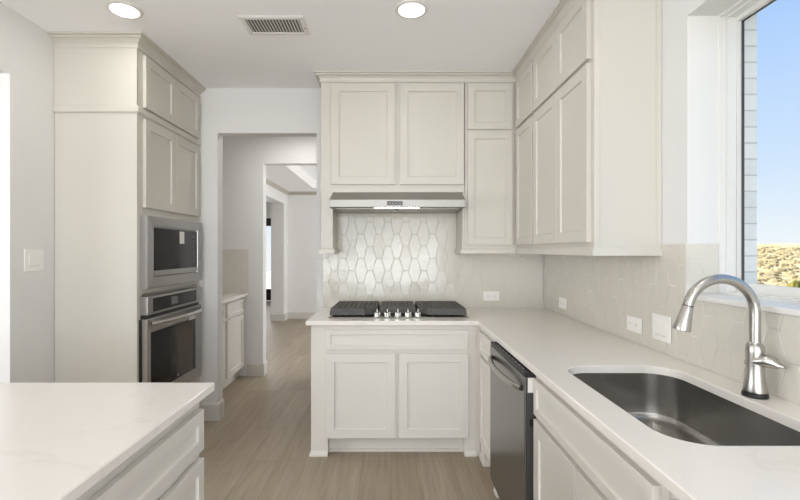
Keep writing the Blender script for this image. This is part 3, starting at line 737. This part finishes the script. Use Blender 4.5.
p = Vector(pts[-1]); dr = (Vector(pts[-1])-Vector(pts[-2])).normalized()
hd = link('spray_head', MB().tube([p, p+dr*.004, p+dr*.02, p+dr*.05, p+dr*.076, p+dr*.082], [.0150, .0162, .0178, .0220, .0258, .0250], 28), NICKEL, fc)
link('joint_ring', MB().tube([p-dr*.001, p+dr*.0015], [.0163, .0163], 28), DGREY, hd)
link('spray_face', MB().tube([p+dr*.0822, p+dr*.0835], [.019, .018], 24), DGREY, hd)
# lever handle: teardrop pointing towards the camera and the wall
m = MB(); hp = [(FX-.004, FY-.012, 1.030), (FX+.004, FY-.026, 1.034), (FX+.012, FY-.036, 1.036), (FX+.022, FY-.046, 1.033), (FX+.031, FY-.056, 1.026), (FX+.038, FY-.066, 1.024)]
rads = [(.020, .013), (.021, .018), (.020, .021), (.017, .019), (.011, .009), (.007, .004)]
rings = []
for (x, y, z), (rw, rh_) in zip(hp, rads):
    d_ = Vector((.047-.018, -.09, 0)).normalized(); sd = Vector((-d_.y, d_.x, 0))
    rings.append([(x+sd.x*rw*math.cos(2*PI*k/20), y+sd.y*rw*math.cos(2*PI*k/20), z+rh_*math.sin(2*PI*k/20)) for k in range(20)])
m.loft(rings, smooth=True); link('handle', m, NICKEL, fc)

# ------------------------------------------------------------------ small wall and ceiling things
def duplex(T, u, v, label, horizontal=True, hw=.066, hh=.038):
    a = T(u, v, 0); t = thing('wall_outlet', a, label, 'outlet')
    def B(mb, u0, u1, v0, v1, o0, o1):
        p, q = T(u0, v0, o0), T(u1, v1, o1); return mb.box(p[0], q[0], p[1], q[1], p[2], q[2])
    link('cover_plate', B(MB(), u-hw, u+hw, v-hh, v+hh, 0, .006), PLASTIC, t, bevel=.002)
    for s in (-1, 1):
        r = link('receptacle', B(MB(), u+s*.026-.016, u+s*.026+.016, v-.015, v+.015, .006, .0085), PLASTIC, t, bevel=.001)
        m = MB(); B(m, u+s*.026-.008, u+s*.026+.002, v+.005, v+.0075, .0085, .009); B(m, u+s*.026-.008, u+s*.026+.002, v-.0075, v-.005, .0085, .009); B(m, u+s*.026+.006, u+s*.026+.011, v-.0025, v+.0025, .0085, .009)
        link('slots', m, SLOT, r)
    return t
duplex(lambda u, v, o: (u, YB-.009-o, v), .813, 1.012, 'white horizontal outlet on the back tile right of the cooktop')
RW = lambda u, v, o: (XR-.009-o, u, v)
duplex(RW, 3.163, 1.003, 'white horizontal outlet on the right wall nearest the corner')
duplex(RW, 2.234, 1.008, 'white horizontal outlet left of the switch plate on the right wall')
def switches(T, u, v, label, hw, hh, n=2):
    t = thing('light_switch', T(u, v, 0), label, 'light switch')
    def B(mb, u0, u1, v0, v1, o0, o1):
        p, q = T(u0, v0, o0), T(u1, v1, o1); return mb.box(p[0], q[0], p[1], q[1], p[2], q[2])
    link('cover_plate', B(MB(), u-hw, u+hw, v-hh, v+hh, 0, .006), PLASTIC, t, bevel=.002)
    for k in range(n):
        c0 = u+(k-(n-1)/2)*.046
        link('rocker', B(MB(), c0-.0165, c0+.0165, v-.033, v+.033, .006, .010), PLASTIC, t, bevel=.002)
        link('rocker_rim', B(MB(), c0-.0185, c0+.0185, v-.0355, v-.034, .006, .0068), SLOT, t)
    return t
switches(RW, 2.009, 1.030, 'white two-gang switch plate on the right wall tile beside the faucet', .068, .060)
switches(lambda u, v, o: (XL+o, u, v), 2.553, 1.327, 'white two-gang switch plate on the left wall beside the oven tower', .068, .064)

def downlight(x, y, label):
    t = thing('recessed_light', (x, y, ZC), label, 'ceiling light', 'recessed ceiling lights')
    m = MB(); m.lathe((x, y, ZC-.0005), [(.092, -.0), (.090, -.005), (.072, -.008)], 40); link('trim_ring', m, TRIMW, t)
    link('diffuser', MB().lathe((x, y, ZC-.0085), [(.071, 0), (.069, -.003)], 40), LAMP, t)
    return t
l1 = downlight(-1.455, 2.41, 'round recessed ceiling light above the oven tower side, lit')
l2 = downlight(.112, 2.405, 'round recessed ceiling light above the aisle in front of the cooktop, lit')
for x, y, pw in ((-1.455, 2.41, 1.9), (.112, 2.405, 1.9), (-1.455, .2, .8), (.112, .2, 2.2), (.80, .9, 2.8)):  # modelled fixtures first; the rest are unseen extras added to brighten the near counters
    light('downlight', 'AREA', (x, y, ZC-.015), (0, 0, 0), pw, .14, None, (1, .985, .96))
light('passage_fill', 'AREA', (-.9, 4.3, ZC-.02), (0, 0, 0), 6.5, .15, None, (1, .97, .93))  # unseen overhead source added to light the passage, no fixture modelled
# supply vent
vt = thing('ceiling_vent', (-.677, 2.582, ZC), 'white rectangular ceiling air vent with slanted louvres', 'vent')
vx0, vx1, vy0, vy1 = -.863, -.492, 2.473, 2.69
m = MB()
def rect_r(i, z): return [(vx0+i, vy0+i, z), (vx1-i, vy0+i, z), (vx1-i, vy1-i, z), (vx0+i, vy1-i, z)]
m.loft([rect_r(0, ZC-.0005), rect_r(.002, ZC-.004), rect_r(.012, ZC-.008), rect_r(.030, ZC-.008), rect_r(.032, ZC-.0005)], False, False)
link('vent_frame', m, TRIMW, vt)
link('backing', MB().box(vx0+.031, vx1-.031, vy0+.031, vy1-.031, ZC-.0015, ZC-.0005), VENTB, vt)
for k in range(17):
    x = vx0+.040+k*(vx1-vx0-.080)/16
    m = MB(); m.loft([[(x-.004, y, ZC-.002), (x-.0025, y, ZC-.002), (x+.0055, y, ZC-.0075), (x+.004, y, ZC-.0075)] for y in (vy0+.031, vy1-.031)])
    link('louvre', m, TRIMW, vt)
link('screw', MB().lathe((vx1-.015, 2.60, ZC-.0082), [(.004, 0), (.004, -.0012)], 12), DGREY, vt)
